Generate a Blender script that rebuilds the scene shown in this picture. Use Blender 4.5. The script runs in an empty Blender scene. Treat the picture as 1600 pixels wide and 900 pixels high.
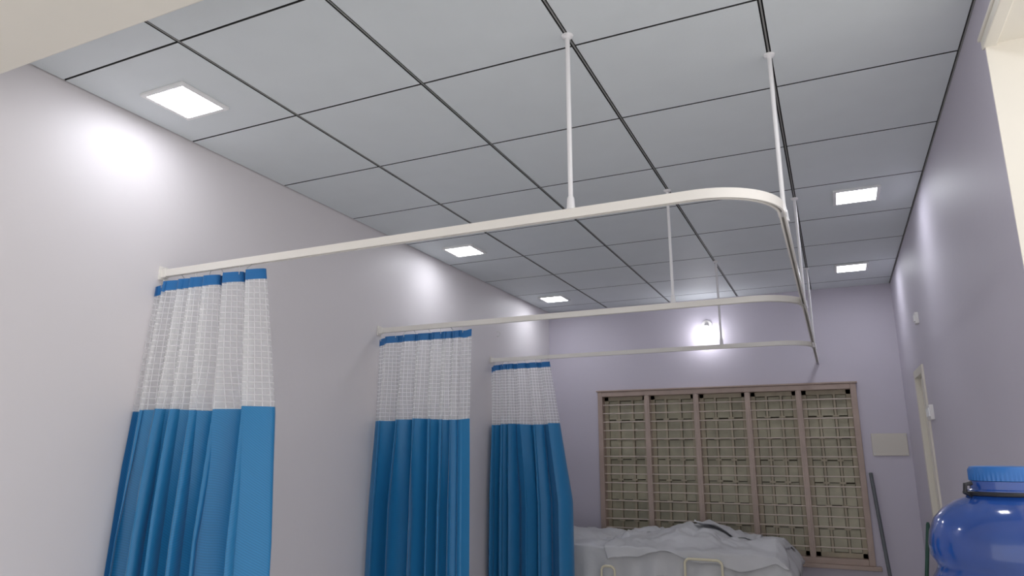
import bpy, math, random
from mathutils import Vector, noise
random.seed(3)
S=bpy.context.scene
COL=S.collection
H=1.36; CZ=1.5
XL=-1.852*H; XR=.381*H; YB=4.69*H; ZC=CZ+H
def W(x,y,z): return Vector((x*H,y*H,CZ+z*H))

# ---------------- materials
def mat(name,col,rough=.5,metal=0,bump=0,bscale=50,var=0,vscale=3,**kw):
    m=bpy.data.materials.new(name); m.use_nodes=True
    nt=m.node_tree; b=nt.nodes['Principled BSDF']
    b.inputs['Base Color'].default_value=(*col,1)
    b.inputs['Roughness'].default_value=rough; b.inputs['Metallic'].default_value=metal
    for k,v in kw.items():
        b.inputs[k.replace('_',' ')].default_value=v
    tc=nt.nodes.new('ShaderNodeTexCoord')
    if var:
        n=nt.nodes.new('ShaderNodeTexNoise'); n.inputs['Scale'].default_value=vscale
        n.inputs['Detail'].default_value=4
        r=nt.nodes.new('ShaderNodeValToRGB')
        r.color_ramp.elements[0].position=.3; r.color_ramp.elements[1].position=.7
        r.color_ramp.elements[0].color=(*[c*(1-var) for c in col],1)
        r.color_ramp.elements[1].color=(*[min(1,c*(1+var)) for c in col],1)
        nt.links.new(tc.outputs['Object'],n.inputs['Vector'])
        nt.links.new(n.outputs['Fac'],r.inputs['Fac']); nt.links.new(r.outputs['Color'],b.inputs['Base Color'])
    if bump:
        n=nt.nodes.new('ShaderNodeTexNoise'); n.inputs['Scale'].default_value=bscale
        bp=nt.nodes.new('ShaderNodeBump'); bp.inputs['Strength'].default_value=bump; bp.inputs['Distance'].default_value=.01
        nt.links.new(tc.outputs['Object'],n.inputs['Vector'])
        nt.links.new(n.outputs['Fac'],bp.inputs['Height']); nt.links.new(bp.outputs['Normal'],b.inputs['Normal'])
    return m
def emis(name,col,s):
    m=bpy.data.materials.new(name); m.use_nodes=True; b=m.node_tree.nodes['Principled BSDF']
    b.inputs['Base Color'].default_value=(*col,1)
    b.inputs['Emission Color'].default_value=(*col,1); b.inputs['Emission Strength'].default_value=s
    return m
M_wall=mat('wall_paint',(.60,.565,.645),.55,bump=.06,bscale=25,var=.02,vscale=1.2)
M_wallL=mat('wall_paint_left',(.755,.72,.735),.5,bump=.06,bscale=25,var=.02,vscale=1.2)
M_cream=mat('cream_paint',(.84,.80,.71),.6,bump=.05,bscale=20,var=.02)
M_tile=mat('ceiling_tile',(.71,.75,.765),.6,bump=.04,bscale=120,var=.015,vscale=6)
M_gap=mat('ceiling_gap',(.035,.035,.035),.8)
M_tbar=mat('tbar_metal',(.28,.28,.27),.5,.2)
M_floor=mat('floor_tile',(.76,.75,.74),.3,var=.05,vscale=2)
M_track=mat('track_enamel',(.82,.79,.74),.35)
M_rod=mat('rod_enamel',(.84,.83,.84),.35)
M_steel=mat('steel',(.6,.6,.6),.3,1)
M_ltrim=mat('light_trim',(.85,.85,.85),.4)
M_led=emis('led',(.92,.94,1.0),24)
M_bulb=emis('bulb_glow',(.95,.95,1.0),16)
M_white=mat('white_plastic',(.78,.76,.75),.4)
M_wframe=mat('window_paint',(.43,.33,.28),.5,var=.08,vscale=8)
M_wmull=mat('window_mullion_paint',(.50,.395,.335),.5,var=.08,vscale=8)
M_bar=mat('grille_paint',(.62,.53,.46),.4)
M_shut=mat('shutter_paint',(.47,.41,.30),.5,var=.1,vscale=10)
M_pane=mat('frosted_pane',(.42,.39,.28),.35,var=.2,vscale=5)
M_dark=mat('window_dark',(.14,.12,.085),.7)
M_plate=mat('plate',(.66,.62,.55),.5,var=.03)
M_door=mat('door_paint',(.72,.68,.60),.5,var=.02)
M_bed=mat('bed_enamel',(.74,.68,.50),.35)
M_matt=mat('mattress_cover',(.45,.46,.47),.6,var=.1)
M_pole=mat('grey_pole',(.12,.13,.14),.4)
M_green=mat('green_pole',(.03,.10,.07),.4)
M_fibre=mat('mop_fibre',(.5,.5,.48),.9,bump=.5,bscale=80)
M_jar=mat('jar_plastic',(.015,.075,.36),.14,var=.3,vscale=4,Coat_Weight=.6)
M_jar.node_tree.nodes['Principled BSDF'].inputs['Transmission Weight'].default_value=.2
M_cap=mat('cap_plastic',(.015,.13,.42),.3)
M_black=mat('black_plastic',(.01,.01,.015),.4)
def sheetmat():
    m=mat('foam_wrap',(.74,.74,.75),.4,bump=.3,bscale=24,var=.06,vscale=5)
    nt=m.node_tree; b=nt.nodes['Principled BSDF']; out=nt.nodes['Material Output']
    t=nt.nodes.new('ShaderNodeBsdfTranslucent'); t.inputs['Color'].default_value=(.7,.7,.72,1)
    mx=nt.nodes.new('ShaderNodeMixShader'); mx.inputs[0].default_value=.25
    nt.links.new(b.outputs[0],mx.inputs[1]); nt.links.new(t.outputs[0],mx.inputs[2]); nt.links.new(mx.outputs[0],out.inputs[0])
    return m
M_wrap=sheetmat()
def bluemat(name,col):
    m=bpy.data.materials.new(name); m.use_nodes=True; nt=m.node_tree; b=nt.nodes['Principled BSDF']
    out=nt.nodes['Material Output']
    uv=nt.nodes.new('ShaderNodeUVMap')
    n=nt.nodes.new('ShaderNodeTexWave'); n.inputs['Scale'].default_value=70; n.bands_direction='DIAGONAL'
    n.inputs['Distortion'].default_value=.5
    bp=nt.nodes.new('ShaderNodeBump'); bp.inputs['Strength'].default_value=.12; bp.inputs['Distance'].default_value=.003
    nt.links.new(uv.outputs[0],n.inputs['Vector']); nt.links.new(n.outputs['Fac'],bp.inputs['Height']); nt.links.new(bp.outputs[0],b.inputs['Normal'])
    r=nt.nodes.new('ShaderNodeValToRGB')
    r.color_ramp.elements[0].color=(*[c*.88 for c in col],1); r.color_ramp.elements[1].color=(*[min(1,c*1.1) for c in col],1)
    nt.links.new(n.outputs['Fac'],r.inputs[0]); nt.links.new(r.outputs[0],b.inputs['Base Color'])
    b.inputs['Roughness'].default_value=.38; b.inputs['Sheen Weight'].default_value=.25
    t=nt.nodes.new('ShaderNodeBsdfTranslucent'); t.inputs['Color'].default_value=(*col,1)
    mx=nt.nodes.new('ShaderNodeMixShader'); mx.inputs[0].default_value=.12
    nt.links.new(b.outputs[0],mx.inputs[1]); nt.links.new(t.outputs[0],mx.inputs[2]); nt.links.new(mx.outputs[0],out.inputs[0])
    return m
M_blue=bluemat('blue_cloth',(.015,.215,.48)); M_band=bluemat('blue_band',(.010,.16,.44))
def netmat():
    m=bpy.data.materials.new('net_cloth'); m.use_nodes=True; nt=m.node_tree
    N=nt.nodes; L=nt.links; out=N['Material Output']; b=N['Principled BSDF']
    b.inputs['Base Color'].default_value=(.92,.92,.92,1); b.inputs['Roughness'].default_value=.6
    uv=N.new('ShaderNodeUVMap'); sp=N.new('ShaderNodeSeparateXYZ'); L.new(uv.outputs[0],sp.inputs[0])
    def line(o,cell,w):
        d=N.new('ShaderNodeMath'); d.operation='DIVIDE'; L.new(o,d.inputs[0]); d.inputs[1].default_value=cell
        f=N.new('ShaderNodeMath'); f.operation='FRACT'; L.new(d.outputs[0],f.inputs[0])
        g=N.new('ShaderNodeMath'); g.operation='LESS_THAN'; L.new(f.outputs[0],g.inputs[0]); g.inputs[1].default_value=w
        return g
    a=line(sp.outputs[0],.023,.13); c=line(sp.outputs[1],.023,.13)
    mx=N.new('ShaderNodeMath'); mx.operation='MAXIMUM'; L.new(a.outputs[0],mx.inputs[0]); L.new(c.outputs[0],mx.inputs[1])
    mr=N.new('ShaderNodeMapRange'); L.new(mx.outputs[0],mr.inputs[0]); mr.inputs[3].default_value=.42; mr.inputs[4].default_value=.95
    tl=N.new('ShaderNodeBsdfTranslucent'); tl.inputs['Color'].default_value=(.95,.95,.96,1)
    m1=N.new('ShaderNodeMixShader'); m1.inputs[0].default_value=.45; L.new(b.outputs[0],m1.inputs[1]); L.new(tl.outputs[0],m1.inputs[2])
    tr=N.new('ShaderNodeBsdfTransparent')
    m2=N.new('ShaderNodeMixShader'); L.new(mr.outputs[0],m2.inputs[0]); L.new(tr.outputs[0],m2.inputs[1]); L.new(m1.outputs[0],m2.inputs[2])
    L.new(m2.outputs[0],out.inputs[0]); return m
M_net=netmat()

# ---------------- mesh builder
class MB:
    def __init__(s): s.v=[];s.f=[];s.m=[];s.uv=None
    def box(s,x0,x1,y0,y1,z0,z1,m=0):
        x0,x1=sorted((x0,x1));y0,y1=sorted((y0,y1));z0,z1=sorted((z0,z1))
        i=len(s.v); s.v+=[Vector(p) for p in((x0,y0,z0),(x1,y0,z0),(x1,y1,z0),(x0,y1,z0),(x0,y0,z1),(x1,y0,z1),(x1,y1,z1),(x0,y1,z1))]
        for q in((0,3,2,1),(4,5,6,7),(0,1,5,4),(1,2,6,5),(2,3,7,6),(3,0,4,7)): s.f.append([i+k for k in q]); s.m.append(m)
        return s
    def tube(s,pts,r,seg=12,m=0,cap=True):
        pts=[Vector(p) for p in pts]; rs=r if isinstance(r,(list,tuple)) else [r]*len(pts)
        n=len(pts); i0=len(s.v); prev=None
        for k,p in enumerate(pts):
            t=(pts[min(k+1,n-1)]-pts[max(k-1,0)]).normalized()
            if prev is None:
                u=t.orthogonal().normalized()
            else:
                u=(prev-t*prev.dot(t)).normalized()
            prev=u; w=t.cross(u)
            for j in range(seg):
                a=2*math.pi*j/seg; s.v.append(p+(u*math.cos(a)+w*math.sin(a))*rs[k])
        for k in range(n-1):
            for j in range(seg):
                a=i0+k*seg+j; b=i0+k*seg+(j+1)%seg
                s.f.append([a,b,b+seg,a+seg]); s.m.append(m)
        if cap:
            s.f.append([i0+j for j in range(seg)][::-1]); s.m.append(m)
            s.f.append([i0+(n-1)*seg+j for j in range(seg)]); s.m.append(m)
        return s
    def lathe(s,prof,c,seg=48,m=0):
        i0=len(s.v); c=Vector(c)
        for r,z in prof:
            for j in range(seg):
                a=2*math.pi*j/seg; s.v.append(c+Vector((r*math.cos(a),r*math.sin(a),z)))
        for k in range(len(prof)-1):
            for j in range(seg):
                a=i0+k*seg+j; b=i0+k*seg+(j+1)%seg
                s.f.append([a,b,b+seg,a+seg]); s.m.append(m)
        s.f.append([i0+j for j in range(seg)][::-1]); s.m.append(m)
        s.f.append([i0+(len(prof)-1)*seg+j for j in range(seg)]); s.m.append(m)
        return s
    def sweep(s,path,prof,m=0):  # horizontal path, prof (lateral,z)
        path=[Vector(p) for p in path]; n=len(path); k0=len(s.v); q=len(prof)
        for k,p in enumerate(path):
            t=(path[min(k+1,n-1)]-path[max(k-1,0)]).normalized(); l=Vector((t.y,-t.x,0))
            for a,z in prof: s.v.append(p+l*a+Vector((0,0,z)))
        for k in range(n-1):
            for j in range(q):
                a=k0+k*q+j; b=k0+k*q+(j+1)%q
                s.f.append([a,a+q,b+q,b]); s.m.append(m)
        s.f.append([k0+j for j in range(q)]); s.m.append(m)
        s.f.append([k0+(n-1)*q+j for j in range(q)][::-1]); s.m.append(m)
        return s
    def grid(s,fn,nu,nv,m=0,uvf=None):
        i0=len(s.v); s.uvs=getattr(s,'uvs',{})
        for i in range(nu+1):
            for j in range(nv+1):
                s.v.append(Vector(fn(i/nu,j/nv)))
                if uvf: s.uvs[len(s.v)-1]=uvf(i/nu,j/nv)
        for i in range(nu):
            for j in range(nv):
                a=i0+i*(nv+1)+j; s.f.append([a,a+nv+1,a+nv+2,a+1]); s.m.append(m)
        return s
    def build(s,name,mats,parent=None,origin=(0,0,0),smooth=True,bevel=0,solid=0,angle=35):
        o=Vector(origin); me=bpy.data.meshes.new(name)
        me.from_pydata([v-o for v in s.v],[],s.f)
        for mm in mats: me.materials.append(mm)
        for p,k in zip(me.polygons,s.m): p.material_index=k; p.use_smooth=smooth
        if smooth: me.set_sharp_from_angle(angle=math.radians(angle))
        if hasattr(s,'uvs') and s.uvs:
            ul=me.uv_layers.new(name='UVMap')
            for lp in me.loops:
                ul.data[lp.index].uv=s.uvs.get(lp.vertex_index,(0,0))
        me.update()
        ob=bpy.data.objects.new(name,me); COL.objects.link(ob)
        if parent: ob.parent=parent
        else: ob.location=o
        if solid:
            md=ob.modifiers.new('s','SOLIDIFY'); md.thickness=solid; md.offset=0
        if bevel:
            md=ob.modifiers.new('b','BEVEL'); md.width=bevel; md.segments=2; md.limit_method='ANGLE'
        return ob
def empty(name,loc):
    e=bpy.data.objects.new(name,None); e.empty_display_size=.1; e.location=loc; COL.objects.link(e); return e
def tag(o,label,cat,group=None,kind=None):
    o['label']=label; o['category']=cat
    if group:o['group']=group
    if kind:o['kind']=kind
def struct(o,label,cat): o['kind']='structure'; o['label']=label; o['category']=cat

# ---------------- room
TH=.25
f=MB().box(XL-TH,3,-2,YB+TH,-.1,0).build('floor',[M_floor],smooth=False); struct(f,'pale tiled room floor','floor')
w=MB().box(XL-TH,XL,-2,YB+TH,0,ZC+.1).build('wall_left',[M_wallL],smooth=False); struct(w,'pale lilac painted long wall behind the curtains','wall')
WX0,WX1,WZ0,WZ1=-1.487*H,.130*H,CZ-.634*H,CZ+.403*H
b=MB(); b.box(XL,WX0+.02,YB,YB+TH,0,ZC+.1).box(WX1-.02,XR+TH,YB,YB+TH,0,ZC+.1).box(WX0+.02,WX1-.02,YB,YB+TH,0,WZ0+.02).box(WX0+.02,WX1-.02,YB,YB+TH,WZ1-.02,ZC+.1)
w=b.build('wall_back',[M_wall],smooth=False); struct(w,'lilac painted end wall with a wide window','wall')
OY=1.692*H; OZ=CZ+.8825*H
DY0,DY1,DZ=3.60*H,3.955*H,CZ+.385*H
b=MB(); b.box(XR,XR+TH,OY,DY0,0,ZC+.1).box(XR,XR+TH,DY1,YB,0,ZC+.1).box(XR,XR+TH,DY0,DY1,DZ,ZC+.1).box(XR,XR+TH,-2,OY,OZ,ZC+.1)
b.box(XR+.001,XR+TH,OY-.004,OY,0,OZ,1).box(XR+.001,XR+TH,-2,OY-.004,OZ-.004,OZ,1)
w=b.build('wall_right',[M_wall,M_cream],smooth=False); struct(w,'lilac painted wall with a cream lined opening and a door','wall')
b=MB(); b.box(XR-.006,XR+.03,-2,OY+.012,OZ-.012,OZ+.02).box(XR-.012,XR+.01,-2,OY+.02,OZ+.02,OZ+.032)
t=b.build('trim_1',[M_cream],smooth=False,bevel=.003); struct(t,'cream moulding along the head of the opening','trim')
sY=.97*.85*H; sZ=CZ+.85*H
t=MB().box(XL,XR,.25,sY,sZ,ZC).build('trim_2',[M_cream],smooth=False,bevel=.006); struct(t,'cream plastered beam crossing under the ceiling','beam')
# ceiling
b=MB(); b.box(XL-TH,XR+TH,-2,YB+TH,ZC+.012,ZC+.12,1)
tx=.4466*H; ty=.43*H
xs=[XL+tx*k for k in range(6)]; ys=[(1.06+.43*k)*H for k in range(-7,10)]; ys=[y for y in ys if y<YB]+[YB+.003]
def pan(x0,x1,y0,y1):
    i=len(b.v); z0=ZC+.012; z1=ZC
    for (d,z) in ((0,z0),(0,z1+.0015),(.0015,z1)):
        b.v+= [Vector((x0+d,y0+d,z)),Vector((x1-d,y0+d,z)),Vector((x1-d,y1-d,z)),Vector((x0+d,y1-d,z))]
    for l in range(2):
        for j in range(4):
            a=i+l*4+j; c=i+l*4+(j+1)%4; b.f.append([a,a+4,c+4,c]); b.m.append(1)
    b.f.append([i+8,i+11,i+10,i+9]); b.m.append(0)
for i in range(5):
    x0=xs[i]+(.0065 if i else .004); x1=(xs[i+1]-.0065) if i<4 else XR-.008
    for j in range(len(ys)-1):
        pan(x0,x1,ys[j]+.0030,ys[j+1]-.0030)
for i in range(1,5): b.box(xs[i]-.0028,xs[i]+.0028,-2,YB,ZC+.001,ZC+.012,2)
b.box(XR-.005,XR,sY,YB,ZC-.002,ZC+.012,2)
c=b.build('ceiling',[M_tile,M_gap,M_tbar],smooth=False); struct(c,'grey suspended ceiling of square tiles in a metal grid','ceiling')

# ---------------- lights
def light(x,y):
    o=Vector((x*H,y*H,ZC)); s=.115; e=empty('ceiling_light',o)
    b=MB(); r=.018
    b.box(o.x-s,o.x+s,o.y-s,o.y-s+r,ZC-.012,ZC).box(o.x-s,o.x+s,o.y+s-r,o.y+s,ZC-.012,ZC).box(o.x-s,o.x-s+r,o.y-s+r,o.y+s-r,ZC-.012,ZC).box(o.x+s-r,o.x+s,o.y-s+r,o.y+s-r,ZC-.012,ZC)
    p=b.build('light_frame',[M_ltrim],e,o,smooth=False,bevel=.002)
    q=MB().box(o.x-s+r,o.x+s-r,o.y-s+r,o.y+s-r,ZC-.010,ZC-.001).build('light_diffuser',[M_led],e,o,smooth=False)
    q['label']='glowing cool white diffuser'
    return e,p,q
e0,p0,q0=light(-1.638,1.282)
lab='square white flush LED ceiling light, switched on'
tag(e0,lab,'ceiling light','flush ceiling lights')
for x,y in ((-1.636,2.985),(-1.634,4.24),(.16,2.945),(.16,4.17),(.157,1.27)):
    e=e0.copy(); e.location=(x*H,y*H,ZC); COL.objects.link(e)
    for c in (p0,q0):
        cc=c.copy(); cc.parent=e; COL.objects.link(cc)
# wall bulb
o=W(-.72,4.69,.80); e=empty('wall_bulb',o); tag(e,'lit round bulb in a white angled wall holder','light bulb')
MB().tube([o+Vector((0,0,.03)),o+Vector((0,-.012,.03))],.045,24).tube([o+Vector((0,-.01,.03)),o+Vector((0,-.05,.015)),o+Vector((0,-.075,-.01))],[.02,.02,.022],16).build('bulb_holder',[M_white],e,o)
c=o+Vector((0,-.115,-.065))
MB().lathe([(.004,-.066),(.04,-.058),(.062,-.028),(.068,0),(.062,.028),(.04,.052),(.022,.068)],c,28).build('bulb',[M_bulb],e,o)

# ---------------- window
o=Vector(((WX0+WX1)/2,YB,WZ0)); e=empty('window_1',o); struct(e,'wide five bay window in a mauve brown frame with bars','window')
fw=.045
b=MB(); y0,y1=YB-.035,YB+.06
b.box(WX0,WX0+fw,y0,y1,WZ0,WZ1).box(WX1-fw,WX1,y0,y1,WZ0,WZ1).box(WX0+fw,WX1-fw,y0,y1,WZ1-fw,WZ1).box(WX0+fw,WX1-fw,y0,y1,WZ0,WZ0+fw)
b.box(WX0-.012,WX1+.012,YB-.045,YB,WZ1,WZ1+.014)
b.build('window_frame',[M_wframe],e,o,smooth=False,bevel=.004)
MB().box(WX0-.03,WX1+.04,YB-.06,YB,WZ0-.03,WZ0).build('window_sill',[M_wframe],e,o,smooth=False,bevel=.004)
mx=[WX0+fw/2,-1.145*H,-.82*H,-.4975*H,-.195*H,WX1-fw/2]
for k in range(1,5):
    MB().box(mx[k]-.022,mx[k]+.022,YB-.03,YB+.05,WZ0+fw,WZ1-fw).box(mx[k]-.008,mx[k]+.008,YB-.038,YB-.03,WZ0+fw,WZ1-fw).build('window_mullion',[M_wmull],e,o,smooth=False,bevel=.003)
zb,zt=WZ0+fw,WZ1-fw
for k in range(5):
    a,c=mx[k]+.022,mx[k+1]-.022
    if k==0:a=WX0+fw
    if k==4:c=WX1-fw
    g=MB(); n=17
    for i in range(1,n):
        z=zb+(zt-zb)*i/n; g.tube([(a-.003,YB-.008,z),(c+.003,YB-.008,z)],.0055,8)
    g.build('window_grille',[M_bar],e,o)
    g=MB(); ys0,ys1=YB+.05,YB+.08; st=.035
    g.box(a-.01,a+st,ys0,ys1,zb-.01,zt+.01).box(c-st,c+.01,ys0,ys1,zb-.01,zt+.01).box(a,c,ys0,ys1,zt-st,zt).box(a,c,ys0,ys1,zb,zb+st)
    g.box(a-.01,c+.01,YB+.10,YB+.105,zb-.01,zt+.01,2)
    nr=7
    ix0,ix1=a+st,c-st; iz0,iz1=zb+st,zt-st
    cw=(ix1-ix0)
    cols=[.30,.70]
    for cc in cols:
        g.box(ix0+cw*cc-.009,ix0+cw*cc+.009,ys0-.002,ys1,iz0,iz1)
    ed=[0]+cols+[1]
    for i in range(nr):
        za=iz0+(iz1-iz0)*i/nr; zc2=iz0+(iz1-iz0)*(i+1)/nr
        for s0,s1 in zip(ed,ed[1:]):
            off=random.uniform(-.003,.003)
            xa=ix0+cw*s0+(.013 if s0 else .004); xb=ix0+cw*s1-(.013 if s1<1 else .004); d=random.uniform(0,.006)
            # pane tilts slightly like a louvre blade
            y=ys1-.012+d; j=len(g.v)
            z0_,z1_=za+.003+off,zc2-.005+off
            g.v+=[Vector((xa,y-.012,z0_)),Vector((xb,y-.012,z0_)),Vector((xb,y+.004,z1_)),Vector((xa,y+.004,z1_)),Vector((xa,y-.008,z0_)),Vector((xb,y-.008,z0_)),Vector((xb,y+.008,z1_)),Vector((xa,y+.008,z1_))]
            for q in((0,1,2,3),(7,6,5,4),(0,4,5,1),(2,6,7,3),(0,3,7,4),(1,5,6,2)): g.f.append([j+r for r in q]); g.m.append(1)
        if i:
            for cc in cols:
                g.box(ix0+cw*cc-.024,ix0+cw*cc+.024,ys0-.010,ys0-.002,za-.008,za+.008)
    g.build('window_shutter',[M_shut,M_pane,M_dark],e,o,smooth=False)

# back-wall blank plate
x0,x1,z0,z1=.180*H,.366*H,CZ-.022*H,CZ+.105*H
o=Vector(((x0+x1)/2,YB,z0)); b=MB().box(x0,x1,YB-.012,YB+.003,z0,z1)
p=b.build('cover_plate',[M_plate],None,o,smooth=False,bevel=.003); tag(p,'blank cream cover plate screwed to the wall beside the window','cover plate')
for sx in(x0+.015,x1-.015):
    for sz in(z0+.015,z1-.015):
        MB().tube([(sx,YB-.011,sz),(sx,YB-.016,sz)],.005,10).build('screw',[M_steel],p,o)
# door
o=Vector((XR,(DY0+DY1)/2,0)); e=empty('door_1',o); struct(e,'narrow cream door in the lilac wall','door')
b=MB(); b.box(XR-.012,XR+.08,DY0,DY0+.05,0,DZ).box(XR-.012,XR+.08,DY1-.05,DY1,0,DZ).box(XR-.012,XR+.08,DY0+.05,DY1-.05,DZ-.05,DZ)
b.build('door_frame',[M_door],e,o,smooth=False,bevel=.003)
MB().box(XR+.02,XR+.055,DY0+.052,DY1-.052,.01,DZ-.052).build('door_leaf',[M_cream],e,o,smooth=False,bevel=.003)
MB().tube([(XR+.02,DY0+.09,1.0),(XR-.02,DY0+.09,1.0),(XR-.025,DY0+.10,1.0),(XR-.025,DY0+.18,1.0)],.008,10).build('door_handle',[M_steel],e,o)
# switch boxes
def plate(yc,zc,wy,hz,label,n):
    o=Vector((XR,yc*H,CZ+zc*H)); p=MB().box(XR-.02,XR+.002,o.y-wy/2,o.y+wy/2,o.z-hz/2,o.z+hz/2).build('switch_plate',[M_white],None,o,smooth=False,bevel=.004)
    tag(p,label,'switch')
    for i in range(n):
        y=o.y-wy/2+wy*(i+.5)/n
        MB().box(XR-.026,XR-.019,y-wy/n*.3,y+wy/n*.3,o.z-hz*.28,o.z+hz*.28).build('switch_rocker',[M_ltrim],p,o,smooth=False,bevel=.002)
plate(3.50,.165,.15,.085,'white wall switch board beside the door',3)
plate(3.55,.585,.07,.07,'small white switch box high on the wall',1)
# wall hook
o=Vector((XL,3.81*H,CZ+.723*H)); pts=[(XL,o.y,o.z)]+[(XL+.012+.02*math.sin(a),o.y,o.z-.02+.02*math.cos(a)) for a in [i*.45 for i in range(10)]]
h=MB().tube(pts,.003,8).build('wall_hook',[M_white],None,o); tag(h,'small white hook screwed into the wall','hook')

# ---------------- tracks
ZT=CZ+.537*H; XS=-.066*H
PR=[(-.010,-.016),(-.010,.014),(.010,.014),(.010,-.016),(.004,-.016),(.004,-.010),(.007,-.010),(.007,.009),(-.007,.009),(-.007,-.010),(-.004,-.010),(-.004,-.016)]
def track(y0,yend,rods,rodx,label):
    R=.17*H; Y=y0*H; o=Vector((XL,Y,ZT)); e=empty('curtain_track',o); tag(e,label,'curtain rail','curtain rails over the bed bays')
    path=[(XL+.006,Y,ZT)]+[(XL+(XS-R-XL)*k/12,Y,ZT) for k in range(1,12)]
    for i in range(17):
        a=-math.pi/2+math.pi/2*i/16; path.append((XS-R+R*math.cos(a),Y+R+R*math.sin(a),ZT))
    ye=yend*H
    for k in range(1,6): path.append((XS,Y+R+(ye-Y-R)*k/5,ZT))
    MB().sweep(path,PR).build('rail',[M_track],e,o,angle=30)
    MB().box(XL,XL+.006,Y-.022,Y+.022,ZT-.03,ZT+.028).box(XL+.004,XL+.03,Y-.013,Y+.013,ZT-.02,ZT+.018).build('wall_bracket',[M_track],e,o,smooth=False,bevel=.002)
    MB().box(XS-.013,XS+.013,Y+R+.005,Y+R+.055,ZT-.010,ZT+.018).build('joint_sleeve',[M_rod],e,o,smooth=False,bevel=.002)
    for (x,y) in [(rodx*H,Y)]+[(XS,r*H) for r in rods]:
        MB().tube([(x,y,ZT+.05),(x,y,ZC-.005)],.0078,14).build('hanger_rod',[M_rod],e,o)
        MB().tube([(x,y,ZT+.013),(x,y,ZT+.02),(x,y,ZT+.05),(x,y,ZT+.056)],[.015,.0135,.0115,.009],16).build('rod_socket',[M_rod],e,o)
        MB().tube([(x,y,ZC-.012),(x,y,ZC-.006),(x,y,ZC)],[.009,.018,.02],18).build('ceiling_flange',[M_rod],e,o)
track(1.442,2.735,[1.74],-.511,'white enamelled curtain rail with rounded corner on ceiling rods')
track(2.585,3.83,[2.89],-.515,'white enamelled curtain rail with rounded corner on ceiling rods')
track(3.735,4.685,[4.10],-.505,'white enamelled curtain rail with rounded corner on ceiling rods')

# ---------------- curtains
def lerp(tab,z):
    if z>=tab[0][0]: return tab[0][1]
    for (z0,a),(z1,b2) in zip(tab,tab[1:]):
        if z>=z1:
            t=(z0-z)/(z0-z1); return a+(b2-a)*t
    return tab[-1][1]
def curtain(y0,xr,yc,folds,zsplit,seed,flat,label,lead=.045,deep=.05,ramp=0):
    rnd=random.Random(seed); Y=y0*H; zt=ZT-.035; zb=.32; zs=CZ+zsplit*H
    xrt=[(CZ+z*H,x*H) for z,x in xr]; yct=[(CZ+z*H,y*H) for z,y in yc]
    ph=[rnd.uniform(0,6.28) for _ in range(6)]
    amps=[rnd.uniform(.55,1.35) for _ in range(folds+3)]
    wd_=[rnd.uniform(.6,1.5) for _ in range(folds)]; tot=sum(wd_); cum=[0]
    for q in wd_: cum.append(cum[-1]+q/tot)
    def pk(s):
        s=max(0,min(1,s))
        for k in range(folds):
            if s<=cum[k+1] or k==folds-1: return k+(s-cum[k])/(cum[k+1]-cum[k])
    def P(s,z):
        x1=lerp(xrt,z); yy=lerp(yct,z); x0=XL+.012
        d=max(0,min(1,(zt-z)/1.0)); d2=max(0,min(1,(zt-.05-z)/.7))
        t=pk(s)
        dd=max(0,d-.35)
        t+=.30*dd*math.sin(2.1*s*6+ph[1]+dd*1.2)*s*(1-s)*4
        p=2*math.pi*t
        k=int(max(0,t)); fr=t-k
        am=amps[min(k,folds+1)]*(1-fr)+amps[min(k+1,folds+2)]*fr
        fl=1 if s<flat else max(0,1-(s-flat)/(1-flat)*1.6)
        A=(.024+deep*d)*(1+(am-1)*d2)*fl
        xx=x0+(x1-x0)*s-(.36/folds*(x1-x0))*math.sin(2*p)*.5*fl
        yo=A*math.cos(p+.5*math.sin(2*dd+ph[2]))+.008*d*math.sin(2.3*p+ph[3])*fl
        yo+=.016*d*math.sin(4*s+ph[4]+1.5*d)-lead*math.exp(-s*14)*(1+ramp*d)
        xx=max(XL+.006,xx)
        return Vector((xx,yy+yo,z))
    ztop=lambda s: zt-.007*(1-math.cos(2*math.pi*pk(s)))*.5-.03*math.exp(-s*16)
    o=Vector((XL+.2,Y,zb)); e=empty('curtain',o); tag(e,label,'curtain','hospital bay curtains')
    N=folds*28; zr=(zt+zs)/2; arc=[0]
    for i in range(N): arc.append(arc[-1]+(P((i+1)/N,zr)-P(i/N,zr)).length)
    def U(s): return arc[min(N,int(round(s*N)))]
    bh=.042
    zh=lambda u: zs+.005*math.sin(9*u+ph[5])
    def part(name,za,zbm,nv,m):
        def fn(u,v):
            zz=za(u)+(zbm(u)-za(u))*v; return P(u,zz)
        return MB().grid(fn,N,nv,0,lambda u,v:(U(u),za(u)+(zbm(u)-za(u))*v)).build(name,[m],e,o,angle=180)
    part('header_band',lambda u:ztop(u),lambda u:ztop(u)-bh,3,M_band)
    part('net_panel',lambda u:ztop(u)-bh,zh,22,M_net)
    part('drape_panel',zh,lambda u:zb,52,M_blue)
    hk=folds+1
    for i in range(hk):
        s=(i+.25)/(hk); q=P(s,zt)
        pts=[Vector((q.x,q.y,ztop(s)-.012)),Vector((q.x,q.y,ztop(s)+.008))]
        zz=ZT-.017
        pts+= [Vector((q.x,q.y*.5+Y*.5,(ztop(s)+zz)/2+.004)),Vector((q.x,Y,zz))]
        MB().tube(pts,.0018,6).build('curtain_hook',[M_steel],e,o)
    return e
lb='blue hospital curtain with white net top, gathered at the wall'
curtain(1.442,[(.51,-1.445),(.11,-1.375),(-.33,-1.345),(-.9,-1.33)],[(.51,1.442),(.11,1.43),(-.33,1.41),(-.9,1.405)],6,.115,5,1.1,lb,.055,.060,.9)
curtain(2.585,[(.51,-1.375),(.13,-1.382),(-.9,-1.36)],[(.51,2.585),(.13,2.585),(-.9,2.565)],7,.135,11,.78,'blue net topped hospital curtain with one loose flat edge',.03,.05,.8)
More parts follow.
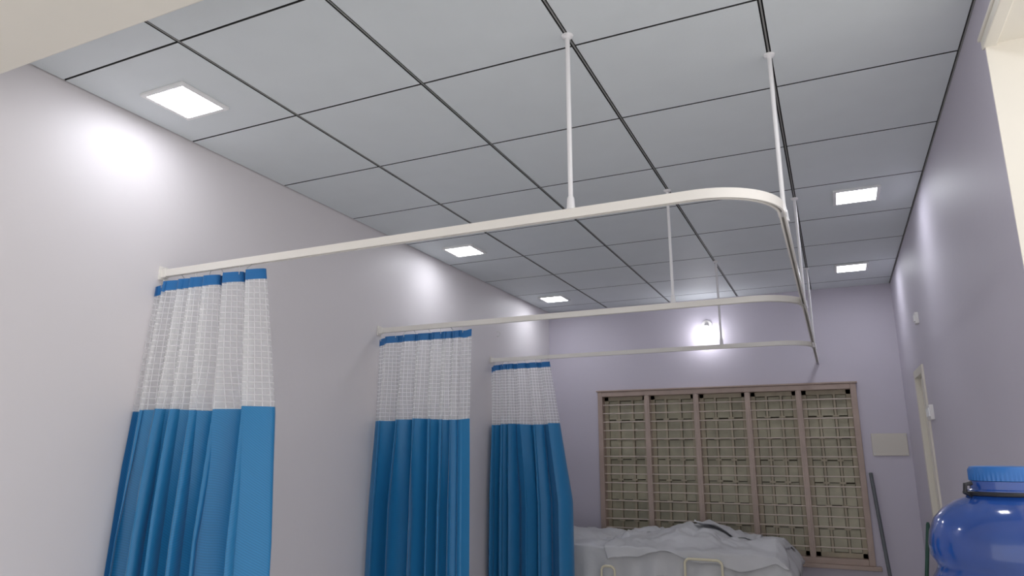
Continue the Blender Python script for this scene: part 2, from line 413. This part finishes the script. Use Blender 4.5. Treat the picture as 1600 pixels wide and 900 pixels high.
curtain(3.735,[(.51,-1.48),(.15,-1.425),(-.27,-1.365),(-.9,-1.36)],[(.51,3.735),(-.9,3.72)],6,.155,21,1.1,lb,.03,.045)

# ---------------- bed
BX0,BX1,BY0,BY1=-2.44,-.42,5.27,6.17
o=Vector(((BX0+BX1)/2,(BY0+BY1)/2,0)); e=empty('hospital_bed',o); tag(e,'cream tubular hospital bed with a covered mattress','bed')
def arc3(p,q,r,z0,z1,n=8):
    p=Vector(p);q=Vector(q);d=(q-p).normalized();pts=[Vector((p.x,p.y,z0))]
    for i in range(n+1):
        a=math.pi/2*i/n; pts.append(Vector((p.x,p.y,z1-r))+d*(r-r*math.cos(a))+Vector((0,0,r*math.sin(a))))
    for i in range(n+1):
        a=math.pi/2*i/n; pts.append(Vector((q.x,q.y,z1-r))-d*(r-r*math.sin(a))+Vector((0,0,r*math.cos(a))))
    pts.append(Vector((q.x,q.y,z0))); return pts
b=MB(); b.box(BX0,BX1,BY0,BY0+.03,.46,.52).box(BX0,BX1,BY1-.03,BY1,.46,.52).box(BX0,BX0+.03,BY0+.03,BY1-.03,.46,.52).box(BX1-.03,BX1,BY0+.03,BY1-.03,.46,.52).box(BX0+.03,BX1-.03,BY0+.03,BY1-.03,.505,.52)
b.build('bed_frame',[M_bed],e,o,smooth=False,bevel=.004)
for x in(BX0+.015,BX1-.015):
    MB().tube(arc3((x,BY0+.04,0),(x,BY1-.04,0),.08,0,.90 if x<-1 else .74),.015,12).build('end_board',[M_bed],e,o)
for xa,xb,zt_ in((-1.052,-.80,.775),(-1.66,-1.56,.69)):
    MB().tube(arc3((xa,BY0-.085,0),(xb,BY0-.085,0),.035,.48,zt_),.009,10).tube([(xa,BY0+.01,.49),(xa,BY0-.085,.49)],.009,8).tube([(xb,BY0+.01,.49),(xb,BY0-.085,.49)],.009,8).build('side_rail',[M_bed],e,o)
MB().box(BX0+.04,BX1-.04,BY0+.04,BY1-.03,.52,.74).build('mattress',[M_matt],e,o,bevel=.03)
def sheet(name,fn,label,nu=130,nv=70):
    pts=fn(.5,.5); m=MB().grid(fn,nu,nv)
    ob=m.build(name,[M_wrap],None,Vector(pts),angle=50,solid=.002)
    tag(ob,label,'packing sheet','packing sheets on the bed'); return ob
def nz(x,y,s,a,se=0): return a*noise.noise(Vector((x*s,y*s,se)))
def ridge(x,y,s,a,se):
    return a*(1-2*abs(noise.noise(Vector((x*s,y*s,se)))))
def zA(x,y):
    u=(x-BX0-.06)/(BX1+.10-BX0-.06)
    k=max(0,min(1,(y-BY0+.02)*6))
    z=.80+.02*(1-u)+k*(abs(nz(x,y,3,.08,1))+ridge(x,y,5,.025,2)+ridge(x+y,y,11,.010,5))
    if u>.93: z-=.16*((u-.93)/.07)**1.5
    return z
def A(u,v):
    x=BX0+.06+(BX1+.10-BX0-.06)*u
    if v<.25:
        k=(.25-v)/.25; y=BY0-.02-.02*k+.015*math.sin(x*16)*k+.012*math.sin(x*37+2)*k
        z=zA(x,BY0-.02)-(.20+.05*math.sin(x*3.1+1)+.02*math.sin(x*11))*k
    else:
        y=BY0-.02+(BY1-BY0)*(v-.25)/.75; z=zA(x,y)
    return (x,y,z)
sheet('packing_sheet',A,'crumpled white foam packing sheet draped over the bed')
def zB(x,y):
    u=(x+1.62)/1.22
    t=math.exp(-((u-.48)/.20)**2)*max(0,min(1,(y-5.30)/.25))
    return zA(x,y)+.012+.085*t+abs(nz(x,y,5,.035,7))
def B(u,v):
    v2=v-.12
    x=-1.62+1.22*u+.03*math.sin(9*v)*(1 if u>.5 else -1)*min(1,abs(u-.5)*2)
    if v2<0:
        k=-v2/.12; y=BY0-.045-.015*k-.008*math.sin(x*19)*k; z=zB(x,BY0-.03)-.004-(.06+.04*math.sin(x*6.5)+.015*math.sin(x*17))*k
        z=min(z,zB(x,BY0-.03)-.005)
    else:
        y=BY0-.045+.82*v2/.88; z=zB(x,y)
    return (x,y,z)
sheet('packing_sheet',B,'crumpled white foam packing sheet peaked over the pile')
def C(u,v):
    x=-1.05+.46*u; y=5.60+.30*v+.05*math.sin(3*u)
    z=zB(x,y)+.008+.03*(1-u)**1.5*(1-v)+.005*(1+math.sin(14*v+5*u))
    return (x,y,z)
sheet('packing_sheet',C,'small folded flap of white packing sheet',30,20)

# ---------------- mop and broom
o=W(.19,4.5,0); o.z=0
top=W(.156,4.665,-.127); e=empty('mop',o); tag(e,'mop with dark grey handle leaning on the wall','mop')
MB().tube([o+Vector((.03,0,.12)),top],.014,12).tube([top,top+(top-o).normalized()*.012],[.016,.012],12).build('mop_handle',[M_pole],e,o)
b=MB()
for i in range(22):
    a=i*.7; r=.02+.05*random.random()
    b.tube([o+Vector((.03,0,.16)),o+Vector((.03+r*.7*math.cos(a),r*.7*math.sin(a),.10)),o+Vector((.03+r*1.5*math.cos(a),r*1.3*math.sin(a),.008))],.008,6)
b.build('mop_head',[M_fibre],e,o)
o=Vector((XR-.14,4.17*H,0)); top=Vector((XR-.015,4.19*H,CZ-.354*H)); e=empty('broom',o); tag(e,'broom with dark green handle leaning in the corner','broom')
MB().tube([o+Vector((0,0,.13)),top],.012,12).tube([top,top+Vector((.001,0,.015))],[.012,.007],12).build('broom_handle',[M_green],e,o)
b=MB().box(o.x-.025,o.x+.025,o.y-.12,o.y+.12,.10,.14)
for i in range(24):
    y=o.y-.115+.01*i
    for dx in(-.012,.012): b.tube([(o.x+dx,y,.10),(o.x+dx*1.6,y+(y-o.y)*.15,.0)],.004,5)
b.build('broom_head',[M_green],e,o)

# ---------------- water jar and stand
jc=Vector((.2735,1.604,0)); base=.985
e=empty('water_jar',jc+Vector((0,0,base))); o=e.location.copy(); tag(e,'blue plastic water jar with ribbed screw cap','water jar')
prof=[(.10,0),(.125,.006),(.134,.03),(.134,.09),(.129,.10),(.129,.112),(.134,.122),(.134,.20),(.129,.21),(.129,.222),(.134,.232),(.134,.285),(.127,.298),(.124,.306),(.127,.314),(.134,.326),(.135,.345),(.131,.368),(.121,.392),(.103,.412),(.082,.425),(.066,.432),(.061,.436),(.060,.446),(.055,.448),(.053,.462)]
MB().lathe(prof,jc+Vector((0,0,base)),72).build('jar_body',[M_jar],e,o,angle=60)
cb=base+.462; seg=96; b=MB(); i0=0
pr=[(.050,0),(.0535,.001),(.0535,.020),(.051,.026),(.045,.027)]
for k,(r,z) in enumerate(pr):
    for j in range(seg):
        rr=r+(.0012 if (j%2 and k in(1,2)) else 0); a=2*math.pi*j/seg
        b.v.append(Vector((jc.x+rr*math.cos(a),jc.y+rr*math.sin(a),cb+z)))
for k in range(len(pr)-1):
    for j in range(seg):
        a=k*seg+j; c=k*seg+(j+1)%seg; b.f.append([a,c,c+seg,a+seg]); b.m.append(0)
b.f.append([j for j in range(seg)][::-1]); b.m.append(0); b.f.append([(len(pr)-1)*seg+j for j in range(seg)]); b.m.append(0)
b.build('jar_cap',[M_cap],e,o,angle=30)
ring=[(jc.x+.0635*math.cos(a),jc.y+.0635*math.sin(a),base+.440) for a in [i*math.pi/20 for i in range(41)]]
lug=Vector((-.909,-.417,0))
MB().tube(ring,.004,8,cap=False).tube([jc+lug*.062+Vector((0,0,base+.436)),jc+lug*.074+Vector((0,0,base+.442)),jc+lug*.072+Vector((0,0,base+.456)),jc+lug*.060+Vector((0,0,base+.458))],.004,8).build('carry_ring',[M_black],e,o)
o=jc.copy(); e=empty('jar_stand',o); tag(e,'plain steel stand carrying the water jar','stand')
MB().box(jc.x-.16,jc.x+.16,jc.y-.16,jc.y+.16,base-.02,base).build('stand_top',[M_steel],e,o,smooth=False,bevel=.004)
for sx in(-1,1):
    for sy in(-1,1):
        MB().tube([(jc.x+sx*.14,jc.y+sy*.14,0),(jc.x+sx*.14,jc.y+sy*.14,base-.018)],.012,12).build('leg',[M_steel],e,o)

# ---------------- world, camera
wd=bpy.data.worlds.new('World'); S.world=wd; wd.use_nodes=True
bg=wd.node_tree.nodes['Background']; bg.inputs[0].default_value=(1.0,.975,.965,1); bg.inputs[1].default_value=1.4
S.view_settings.view_transform='Standard'; S.view_settings.look='None'
cd=bpy.data.cameras.new('Camera'); cam=bpy.data.objects.new('Camera',cd); COL.objects.link(cam); S.camera=cam
cd.sensor_width=36; cd.lens=1084/1600*36; cd.clip_start=.02
cam.location=(0,0,CZ); cam.rotation_euler=(math.radians(90+13.29),0,math.radians(24.64))
